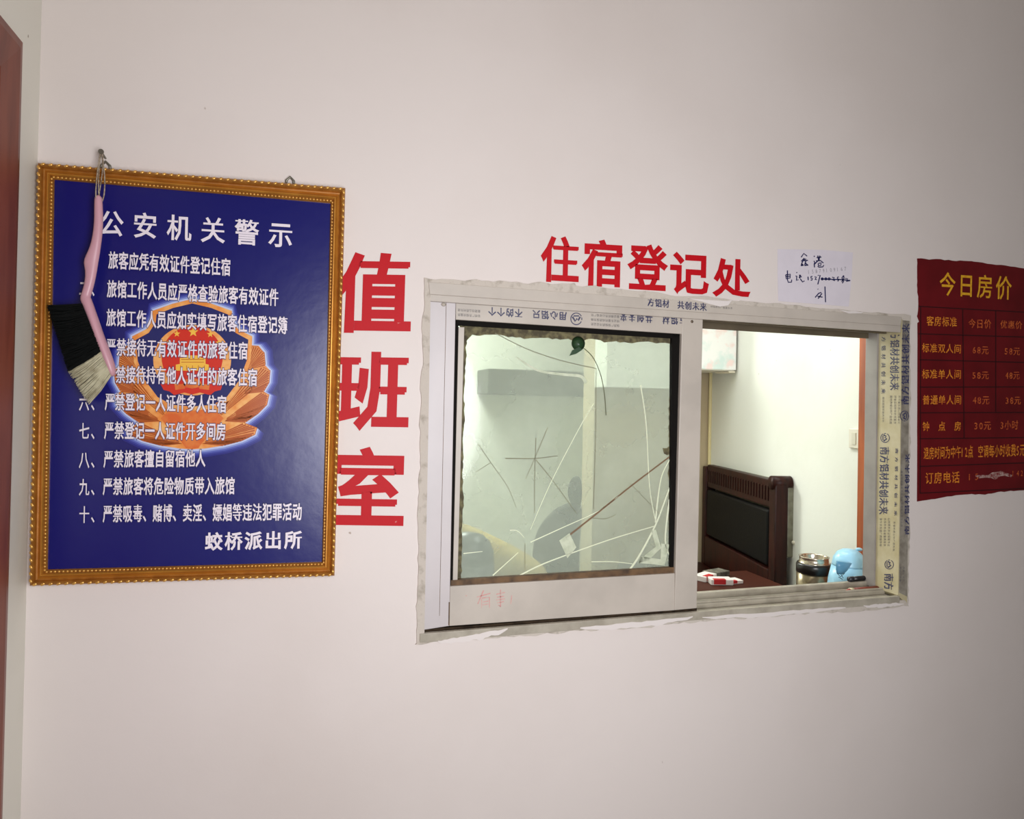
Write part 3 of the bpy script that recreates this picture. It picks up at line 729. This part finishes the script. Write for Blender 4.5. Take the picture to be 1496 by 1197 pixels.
# ================================================================== PAPER NOTE
NB = [(1136, 364), (1200, 365), (1246, 369), (1244, 410), (1240, 448), (1190, 444), (1137, 440), (1136, 400)]
nt_ = tag(mesh('paper_note', prism(NB, -.0012, -.0004), M_NOTE), 'small pale handwritten paper note stuck above the open half of the window', 'note')
def C3(l): return [(1130+x/11.5, 360+y/11.5) for x, y in l]
hw = [[(465, 185), (510, 120), (565, 165)], [(510, 195), (515, 240)], [(480, 225), (550, 215)], [(465, 245), (580, 235)], [(490, 250), (465, 325)], [(470, 290), (505, 320)], [(460, 325), (505, 318)], [(545, 240), (525, 320)], [(530, 275), (580, 320)], [(520, 322), (585, 315)],
      [(680, 160), (692, 176)], [(680, 245), (695, 270), (685, 300), (690, 355)], [(745, 155), (760, 245)], [(780, 155), (765, 235)], [(725, 190), (805, 180)], [(715, 245), (800, 240)], [(740, 250), (690, 300)], [(755, 285), (800, 280), (795, 320), (760, 325), (750, 290)], [(745, 330), (760, 350), (830, 345), (845, 315)], [(800, 250), (840, 280)],
      [(235, 405), (235, 560), (250, 605), (305, 600), (305, 560)], [(205, 480), (215, 545), (280, 530), (285, 470), (205, 480)], [(205, 510), (280, 500)],
      [(388, 435), (395, 448)], [(370, 500), (392, 500), (388, 575), (420, 560)], [(430, 485), (465, 490)], [(445, 480), (440, 540)], [(425, 520), (475, 510)], [(450, 545), (490, 600), (520, 580)],
      [(580, 510), (585, 570)], [(655, 505), (630, 510), (630, 535), (655, 540), (645, 570), (625, 565)], [(690, 515), (720, 515), (700, 560), (730, 560)], [(745, 490), (785, 485), (745, 640)],
      [(985, 520), (1020, 525), (1000, 570), (1035, 575)], [(1100, 515), (1075, 520), (1075, 545), (1100, 550), (1080, 590)], [(1180, 490), (1150, 530), (1180, 590), (1160, 620), (1150, 590), (1185, 540), (1180, 490)], [(1205, 540), (1245, 545), (1220, 590), (1290, 575)],
      [(800, 550), (1000, 556), (1150, 560), (1290, 575)], [(745, 715), (750, 724)], [(700, 860), (760, 790), (805, 775)], [(750, 880), (815, 790)], [(740, 840), (825, 855)], [(865, 675), (875, 940)]]
for cx in (820, 880, 935): hw.append([(cx+17*math.cos(k*.7), 548+17*math.sin(k*.7)) for k in range(10)])
mesh('handwriting', put(join(*[ribbon(C3(p), 1.6) for p in hw]), -.0016), M_INK, nt_)
mesh('handwriting', put(line('15879109167', (1181, 401), (1237, 396), 8, .62, 0, -.1, 2), -.0016), M_PENCIL, nt_)

# ================================================================== PRICE BOARD
PB = jag((1340, 379), (1420, 382), 14, 1.6, 31)+jag((1422, 383), (1530, 395), 16, 1.0, 32)+[(1530, 712)]+jag((1528, 714), (1425, 723), 22, 1.6, 33)+jag((1420, 722), (1348, 731), 12, .9, 34)+[(1340, 733)]+jag((1340, 728), (1340.5, 472), 10, .3, 35)+[(1343, 470), (1340, 462)]+jag((1341, 460), (1340, 384), 14, 1.0, 36)
bb = at(1430, 728, 0)
pb = thing('price_poster', (bb.x, 0, bb.z), 'torn dark red poster with a yellow price table right of the window', 'poster')
mesh('poster_sheet', prism(PB, -.0016, -.0004), mat('dark_red_sheet', (106, 15, 22), .34, rgb2=(92, 10, 17), vscale=9, spec=.5, bump=.06, bscale=20), pb)
def Q1(x, y): return (1320+x/5.983, 360+y/5.985)
def Q2(x, y): return (1320+x/5.983, 540+y/5.985)
g = []
XR_ = 1210
for a, b in ((Q1(130, 525), Q1(XR_, 585)), (Q1(130, 765), Q1(XR_, 799)), (Q1(140, 992), Q1(XR_, 1020)), (Q2(140, 155), Q2(XR_, 152)), (Q2(140, 379), Q2(XR_, 375)), (Q2(140, 606), Q2(XR_, 594)), (Q2(140, 848), Q2(XR_, 812)), (Q2(140, 1082), Q2(XR_, 1034))):
    g.append(ribbon([a, b], 1.6))
g += [ribbon([Q1(150, 525), Q2(145, 1082)], 1.6), ribbon([Q1(517, 545), Q2(530, 602)], 1.6), ribbon([Q1(806, 562), Q2(806, 377)], 1.6)]
mesh('table_lines', put(join(*g), -.0019), mat('dark_line', (52, 8, 14), .4), pb)
M_PY = mat('yellow_print', (228, 172, 42), .4, rgb2=(214, 150, 30), vscale=80); M_PYD = mat('faded_yellow_print', (226, 146, 44), .45, rgb2=(186, 84, 30), vscale=180)
M_PYF = mat('worn_orange_print', (204, 104, 48), .45, rgb2=(150, 52, 32), vscale=200)
mesh('heading', put(line('今日房价', (1372, 431), (1478, 438), 36, .88, .012, .02), -.0020), M_PY, pb)
R1, R2 = [], []
def row(lst, body, q, x0, x1, y0, y1, dy=0, fill=.95, bold=.014):
    a, b = q(x0, y1), q(x1, y1+dy); lst.append(line(body, a, b, (y1-y0)/5.985*1.12, fill, bold, .01, 2))
row(R1, '客房标准', Q1, 200, 468, 612, 692, 12); row(R2, '今日价', Q1, 566, 768, 636, 712, 8); row(R2, '优惠价', Q1, 845, 1038, 650, 716, 8)
row(R1, '标准双人间', Q1, 160, 506, 850, 925, 12); row(R2, '68元', Q1, 600, 744, 870, 942, 4); row(R2, '58元', Q1, 880, 1020, 882, 950, 4)
row(R1, '标准单人间', Q2, 160, 506, 2, 78, 4); row(R2, '58元', Q2, 598, 746, 16, 86); row(R2, '48元', Q2, 885, 1016, 18, 86)
row(R1, '普通单人间', Q2, 165, 508, 228, 305, 0); row(R2, '48元', Q2, 600, 752, 232, 306); row(R2, '38元', Q2, 890, 1026, 236, 306)
row(R1, '钟点房', Q2, 165, 505, 462, 538, -4, .45); row(R2, '30元', Q2, 615, 766, 456, 530, -2); row(R2, '3小时', Q2, 845, 1003, 450, 526, -2)
row(R1, '退房时间为中午12点', Q2, 175, 608, 684, 786, -16, .97); row(R1, '空调每小时收费5元', Q2, 650, 1060, 668, 770, -14, .97)
row(R1, '订房电话', Q2, 188, 492, 905, 1000, -10); row(R2, '15', Q2, 568, 660, 905, 975, -4, .7); row(R2, '142', Q2, 950, 1046, 880, 940, -4, .7)
for q_ in R1: mesh('lettering', put(q_, -.0020), M_PYD, pb)
for q_ in R2: mesh('lettering', put(q_, -.0020), M_PYF, pb)
mesh('scrape', put((lambda q: ([Q2(*p) for p in q], [tuple(range(len(q)))]))([(625, 930), (680, 922), (740, 925), (775, 900), (830, 895), (850, 888), (900, 905), (950, 925), (940, 942), (880, 930), (840, 935), (800, 965), (770, 950), (720, 945), (660, 952)]), -.0023), mat('scraped_white', (178, 150, 142), .7, rgb2=(120, 40, 40), vscale=120), pb)

# ================================================================== THINGS IN THE OFFICE
ZD = .60
M_WOOD = mat('desk_wood', (70, 30, 18), .5, spec=.2, var=.2, vscale=8, stretch=(.3, 3, 3))
dk = thing('desk', (1.0, .5, 0), 'brown wooden desk under the window inside the office', 'desk')
bevel(mesh('desk_top', box(.05, 1.80, .16, .90, ZD-.03, ZD), M_WOOD, dk), .004)
for x in (.10, 1.72):
    for y in (.20, .84): mesh('leg', box(x, x+.05, y-.02, y+.03, 0, ZD-.03), M_WOOD, dk)
# thermos
TY = .42; tc_ = at(1189, 840, TY); TZ = ZD
th = thing('thermos_flask', (tc_.x, TY, ZD), 'open steel thermos flask with a black collar behind the window sill', 'flask')
D = (Vector((tc_.x, TY, 0))-Vector((CAM.x, CAM.y, 0))).dot(Vector((fw.x, fw.y, 0)).normalized())
def zpx(px, py, y): return at(px, py, y).z
k = D/F
D = (Vector((tc_.x, TY, 0))-Vector((CAM.x, CAM.y, 0))).dot(Vector((fw.x, fw.y, 0)).normalized()); k = D/F; r1 = 24.5*k
z_b, z_s, z_n, z_t = zpx(1189, 836, TY), zpx(1189, 825, TY), zpx(1189, 822, TY), zpx(1189, 813, TY)
M_CHROME = mat('brushed_steel', (196, 186, 168), .22, metal=.9)
c0 = (tc_.x, TY, 0)
mesh('body', lathe([(r1*.9, ZD), (r1*.97, ZD+.005), (r1*.97, z_b)], c0, 40), mat('gold_steel', (132, 120, 98), .25, metal=.9), th, True)
mesh('collar', lathe([(r1*.97, z_b), (r1, z_b+.001), (r1, z_s), (r1*.93, z_n)], c0, 40), mat('black_plastic', (20, 20, 18), .3), th, True)
mesh('mouth', lathe([(r1*.90, z_n-.002), (r1*.86, z_n+.002), (r1*.82, z_n+.004), (r1*.82, z_t-.003), (r1*.85, z_t), (r1*.78, z_t), (r1*.76, z_t-.004), (r1*.74, z_b), (0.001, z_b)], c0, 40), M_CHROME, th, True)
# blue jug
yj = .265; jc = at(1240, 830, yj)
Dj = (Vector((jc.x, yj, 0))-CAM).dot(fw); kj = Dj/F
jg = thing('jug', (jc.x, yj, ZD), 'light blue plastic jug with a domed lid beside the thermos', 'jug')
M_CYAN = mat('sky_blue_plastic', (166, 220, 245), .3, spec=.5)
zj0, zj1 = zpx(1240, 826, yj), zpx(1240, 802, yj); rj_ = 22.5*kj
cj = (jc.x, yj, 0)
mesh('body', lathe([(rj_*1.42, ZD), (rj_*1.45, ZD+.01), (rj_*1.22, zj0-.045), (rj_*1.03, zj0-.001)], cj, 40), M_CYAN, jg, True)
mesh('lid', lathe([(rj_*1.02, zj0+.0005), (rj_*1.02, zj0+.004), (rj_*.94, zj0+(zj1-zj0)*.45), (rj_*.72, zj0+(zj1-zj0)*.78), (rj_*.42, zj0+(zj1-zj0)*.95), (rj_*.02, zj1)], cj, 40), M_CYAN, jg, True)
kb = at(1255, 803, yj)
mesh('lid_knob', ellipsoid((kb.x, yj, kb.z), (.012, .010, .006)), M_CYAN, jg, True)
mesh('spout', loft([((1222, 820), (1244, 823)), ((1222, 827), (1241, 828)), ((1222, 833), (1237, 834)), ((1223, 839), (1232, 839))], yj-rj_*.98, [.012, .012, .010, .006]), mat('dusky_blue_plastic', (92, 150, 184), .3), jg, True)
ms = [[(1223, 838), (1228, 843), (1234, 838)], [(1229, 840), (1232, 845)], [(1225, 843), (1231, 847)]]
mesh('mark', put(join(*[ribbon(p, .9) for p in ms]), yj-rj_*1.34), mat('black_mark', (30, 34, 44), .5), jg)
# packets on the desk
def packet(px, py, w, d, h, ang, m, name, label):
    c = atZ(px, py, ZD); e = Vector((math.cos(ang), math.sin(ang), 0)); n = Vector((-math.sin(ang), math.cos(ang), 0))
    t = thing(name, (c.x, c.y, ZD), label, 'packet', 'packets on the office desk')
    bevel(mesh('sleeve', obox((c.x, c.y, ZD), e, n, -w/2, w/2, -d/2, d/2, .0005, h), m, t), .002)
    return t, c, e, n
M_PWH = mat('white_card', (232, 226, 220), .5, var=.04); M_PRD = mat('red_card', (196, 40, 44), .45, var=.1); M_PGR = mat('grey_card', (112, 108, 96), .6, rgb2=(60, 58, 50), vscale=40)
for px, py, w, d, h, a, m, lab in ((1030, 847, .09, .055, .022, .5, M_PWH, 'white packet nearest the sash stile on the office desk'), (1052, 853, .088, .055, .022, -.25, M_PWH, 'white packet with red stripes in the middle of the desk packets'), (1068, 852, .08, .05, .014, .1, M_PWH, 'flat white packet at the right of the desk packets')):
    t, c, e, n = packet(px, py, w, d, h, a, m, 'paper_packet', lab)
    mesh('stripe', obox((c.x, c.y, ZD), e, n, -w/2+.01, w/2-.03, -d/2-.0006, d/2-.035, .004, h+.0006), M_PRD, t)
packet(1046, 841, .10, .06, .02, .3, M_PGR, 'paper_packet', 'dark grey packet behind the white ones on the office desk')

# settee against the right wall
e = Vector((math.sin(math.radians(11.1)), math.cos(math.radians(11.1)), 0)); n_ = Vector((-e.y, e.x, 0))   # along the back; toward the room
A0 = at(1137, 760, .95); A = (A0.x, A0.y, 0)
zt = at(1137, 703, .95).z
M_MAH = mat('mahogany', (50, 17, 10), .42, rgb2=(32, 10, 6), vscale=12, stretch=(4, 4, .6), spec=.22)
M_LEA = mat('black_leather', (8, 8, 8), .5, spec=.14, bump=.3, bscale=90)
st = thing('settee', (A[0], A[1], 0), 'dark mahogany settee with a black leather back against the white office wall', 'settee')
LN = .80
bevel(mesh('post', obox(A, e, n_, -.03, .03, -.03, .03, 0, zt-.012), M_MAH, st), .006)
mesh('post_scroll', tube([Vector(A)+n_*.036+Vector((0, 0, zt-.008)), Vector(A)-n_*.052+Vector((0, 0, zt-.008))], .031, 16), M_MAH, st, True)
bevel(mesh('post', obox(A, e, n_, LN, LN+.05, -.03, .03, 0, zt-.012), M_MAH, st), .006)
bevel(mesh('top_rail', obox(A, e, n_, .03, LN, -.018, .022, zt-.125, zt), M_MAH, st), .006)
mesh('rail_slats', join(*[obox(A, e, n_, .05+i*.03, .066+i*.03, .022, .026, zt-.095, zt-.03) for i in range(25)]), mat('mahogany_slats', (38, 13, 8), .42, spec=.2), st)
pnl = mesh('leather_panel', obox(A, e, n_, .045, LN-.01, -.01, .028, .585, zt-.135), M_LEA, st); bevel(pnl, .014, 4)
bevel(mesh('lower_rail', obox(A, e, n_, .03, LN, -.016, .030, .36, .575), M_MAH, st), .005)
bevel(mesh('seat', obox(A, e, n_, -.03, LN+.05, .03, .52, .34, .42), M_MAH, st), .01)
for a in (-.03, LN-.01): 
    bevel(mesh('leg', obox(A, e, n_, a, a+.06, .45, .51, 0, .34), M_MAH, st), .005)
bevel(mesh('back_board', obox(A, e, n_, -.024, LN, -.072, -.03, .64, zt-.005), mat('dusty_green_vinyl', (120, 120, 100), .5, rgb2=(96, 92, 74), vscale=30), st), .006)
kn = Vector(A)+e*-.03-n_*.06
mesh('bolt', ellipsoid((kn.x, kn.y, at(1150, 792, .93).z), (.012, .012, .010)), mat('ivory_knob', (206, 200, 178), .4), st, True)

# light switch on the right wall
def onwall(px, py):
    p = Vector((sw(.45), .45, 0)); d = Vector((sw(1)-sw(0), 1, 0)).normalized(); nn = Vector((d.y, -d.x, 0))
    return atP(px, py, p, nn), d, -nn
p, d_, nn = onwall(1251.5, 641)
swt = thing('light_switch', (p.x, p.y, p.z-.04), 'white switch plate beside the orange door frame on the office wall', 'switch')
bevel(mesh('switch_plate', obox((p.x, p.y, 0), d_, nn, -.036, .036, 0, .010, p.z-.037, p.z+.037), mat('ivory_plastic', (226, 222, 206), .35), swt), .003)
mesh('rocker', obox((p.x, p.y, 0), d_, nn, -.012, .012, .010, .013, p.z-.022, p.z+.022), mat('ivory_rocker', (214, 210, 192), .3), swt)

# printed box hung high
yb_ = 1.50
c1, c2, cT = at(1005, 540, yb_), at(1073, 540, yb_), at(1073, 440, yb_)
hb = thing('wall_box', (c1.x, yb_, c1.z), 'white box with a pale floral print hung high in the office corner', 'box')
def floral():
    m = mat('pale_floral', (240, 240, 236), .5, rgb2=(214, 230, 224), vscale=9, lo=.5, hi=.62)
    nt = m.node_tree; N = nt.nodes; L_ = nt.links; b = N['Principled BSDF']; tc = next(q for q in N if q.type == 'TEX_COORD')
    q = N.new('ShaderNodeTexNoise'); q.inputs['Scale'].default_value = 13; q.inputs['Detail'].default_value = 3; L_.new(tc.outputs['Object'], q.inputs['Vector'])
    r = N.new('ShaderNodeMapRange'); r.inputs[1].default_value = .56; r.inputs[2].default_value = .68; L_.new(q.outputs[0], r.inputs[0])
    mx = N.new('ShaderNodeMix'); mx.data_type = 'RGBA'; mx.inputs[7].default_value = (*lin((240, 220, 214)), 1)
    old = b.inputs['Base Color'].links[0].from_socket
    L_.new(old, mx.inputs[6]); L_.new(r.outputs[0], mx.inputs[0]); L_.new(mx.outputs[2], b.inputs['Base Color']); return m
bevel(mesh('box_body', box(c1.x, c2.x, yb_, YB-.02, c1.z, cT.z), mat('white_laminate', (232, 228, 214), .5, var=.03), hb), .004)
mesh('printed_front', box(c1.x+.002, c2.x+.003, yb_-.008, yb_-.001, c1.z+.006, cT.z), floral(), hb)
bk_ = at(1074, 545, yb_-.01)
bevel(mesh('bracket', box(bk_.x-.035, bk_.x+.004, yb_-.006, yb_+.12, bk_.z, c1.z-.0005), mat('cream_bracket', (222, 214, 190), .5), hb), .003)

# things behind the clouded pane
yk = .34; kc = at(683, 812, yk); rk = abs(at(721, 812, yk).x-kc.x)
zk = at(683, 778, yk).z
cn = thing('canister', (kc.x, yk, ZD), 'blue-grey dome topped canister low behind the clouded pane', 'canister')
M_SLATE = mat('slate_blue_plastic', (40, 50, 72), .3)
hh_ = zk-ZD
mesh('body', lathe([(rk*.92, ZD), (rk, ZD+.02), (rk, zk-.085)], (kc.x, yk, 0), 36), M_SLATE, cn, True)
mesh('dome_lid', lathe([(rk*.99, zk-.084), (rk*.96, zk-.055), (rk*.82, zk-.026), (rk*.55, zk-.008), (rk*.2, zk-.001), (.001, zk)], (kc.x, yk, 0), 36), M_SLATE, cn, True)
def pyz(px, y, z):
    a, b = at(px, 700, y).z, at(px, 900, y).z
    return 700+200*(a-z)/(a-b)
def lump(name, px_pts, y, th, base, m, seed, parent=None):
    """soft rounded body with the given outline: stacked rings between the left and right edge"""
    V, Fc = [], []; n = 18; R = random.Random(seed)
    for l, r, q in px_pts:
        a, b = at(l[0], l[1], y), at(r[0], r[1], y); c = (a+b)/2; ex = (b-a)/2
        for j in range(n):
            g = 2*math.pi*j/n; w = 1+R.uniform(-.04, .04)
            V.append(c+ex*math.cos(g)*w+Vector((0, th*q*math.sin(g)*w, 0)))
    k = len(px_pts)
    for i in range(k-1):
        for j in range(n): Fc.append((i*n+j, i*n+(j+1) % n, (i+1)*n+(j+1) % n, (i+1)*n+j))
    Fc += [tuple(range(n-1, -1, -1)), tuple(range((k-1)*n, k*n))]
    o = mesh(name, (V, Fc), m, parent, True); s = o.modifiers.new('subsurf', 'SUBSURF'); s.levels = 1; s.render_levels = 1
    return o
yy = .62
base_y = pyz(740, yy, ZD)
yb1 = lump('paper_bag', [((668, 764), (684, 767), .2), ((662, 769), (702, 775), .5), ((660, 778), (732, 788), .8), ((658, 790), (766, 806), 1), ((656, 806), (796, 826), 1), ((656, 845), (806, 850), 1), ((660, pyz(660, yy, ZD+.002)), (806, pyz(806, yy, ZD+.002)), 1)], yy, .09, 0,
      mat('yellow_straw_paper', (226, 200, 110), .6, rgb2=(200, 168, 100), vscale=10, stretch=(1, 1, 5)), 5)
tag(yb1, 'crumpled yellow paper bag behind the canister and clouded pane', 'bag')
yd = .78
base_d = pyz(815, yd, ZD)
db = thing('dark_bundle', at(815, base_d, yd), 'dark slumped bundle in the middle behind the clouded pane', 'bundle')
lump('bundle_body', [((833, 735), (846, 732), .3), ((815, 741), (850, 740), .7), ((796, 758), (850, 758), .9), ((784, 778), (848, 779), 1), ((778, 800), (846, 800), 1), ((777, 825), (846, 826), 1), ((780, pyz(780, yd, ZD+.002)), (846, pyz(846, yd, ZD+.002)), 1)], yd, .06, 0, mat('dark_cloth', (30, 26, 27), .8, var=.2), 9, db)
lump('bundle_top', [((838, 696), (845, 694), .3), ((831, 706), (850, 704), .8), ((829, 720), (850, 720), 1), ((832, 732), (849, 733), .9), ((836, 741), (847, 741), .6)], yd, .03, 0, MATS['dark_cloth'], 10, db)
s0, s1 = at(704, 540, 2.86), at(868, 580, 2.86)
wsf = tag(mesh('wall_shelf', box(s0.x, s1.x, 2.70, 2.999, s1.z, s0.z), mat('dark_grey_board', (62, 62, 54), .7, var=.1)), 'dark grey wall shelf high behind the clouded pane', 'shelf')
bevel(wsf, .01)

# pens lying in the track
def zt_at(x, dz): return za+(zc-za)*(x-xa)/(xc-xa)+dz
M_BLK = mat('black_pen', (22, 22, 24), .35); M_RPN = mat('red_brown_pen', (124, 52, 36), .4)
xb0, xb1 = at(1240, 852, .12).x, at(1266, 851, .12).x
zbk = zt_at((xb0+xb1)/2, zr)+.0078
pk_ = thing('marker_pen', ((xb0+xb1)/2, .121, zbk), 'black marker pen lying on the inner rail at the right of the sill', 'pen')
mesh('barrel', tube([(xb0+.016, .121, zbk), (xb1, .123, zbk)], .0075, 14), M_BLK, pk_, True)
mesh('cap', tube([(xb0, .1205, zbk), (xb0+.0155, .121, zbk)], [.0078, .0080], 14), mat('dark_cap', (38, 40, 48), .3), pk_, True)
xr0, xr1 = at(1240, 863, .072).x, at(1283, 858, .072).x
zrd = zt_at((xr0+xr1)/2, -.010)+.0108
rp_ = thing('marker_pen', ((xr0+xr1)/2, .070, zrd), 'red-brown marker pen with a pale cap lying in the front sill groove', 'pen')
mesh('barrel', tube([(xr0+.014, .070, zrd), (xr1, .074, zrd)], .0095, 14), M_RPN, rp_, True)
mesh('cap', tube([(xr0+.002, .0697, zrd), (xr0+.0135, .070, zrd)], [.0102, .0102], 14), mat('pale_cap', (206, 196, 160), .4), rp_, True)
mesh('tip', tube([(xr0-.012, .0693, zrd-.001), (xr0+.0015, .0697, zrd)], [.005, .0085], 14), mat('red_tip', (168, 40, 44), .4), rp_, True)

# office ceiling lamp
lp_ = thing('ceiling_lamp', (1.30, .80, 2.40), 'white fluorescent batten on the office ceiling', 'lamp')
mesh('housing', box(1.24, 1.36, .2, 1.4, 2.405, 2.449), mat('lamp_white', (230, 230, 226), .4), lp_)

bpy.data.objects.remove(_fo)
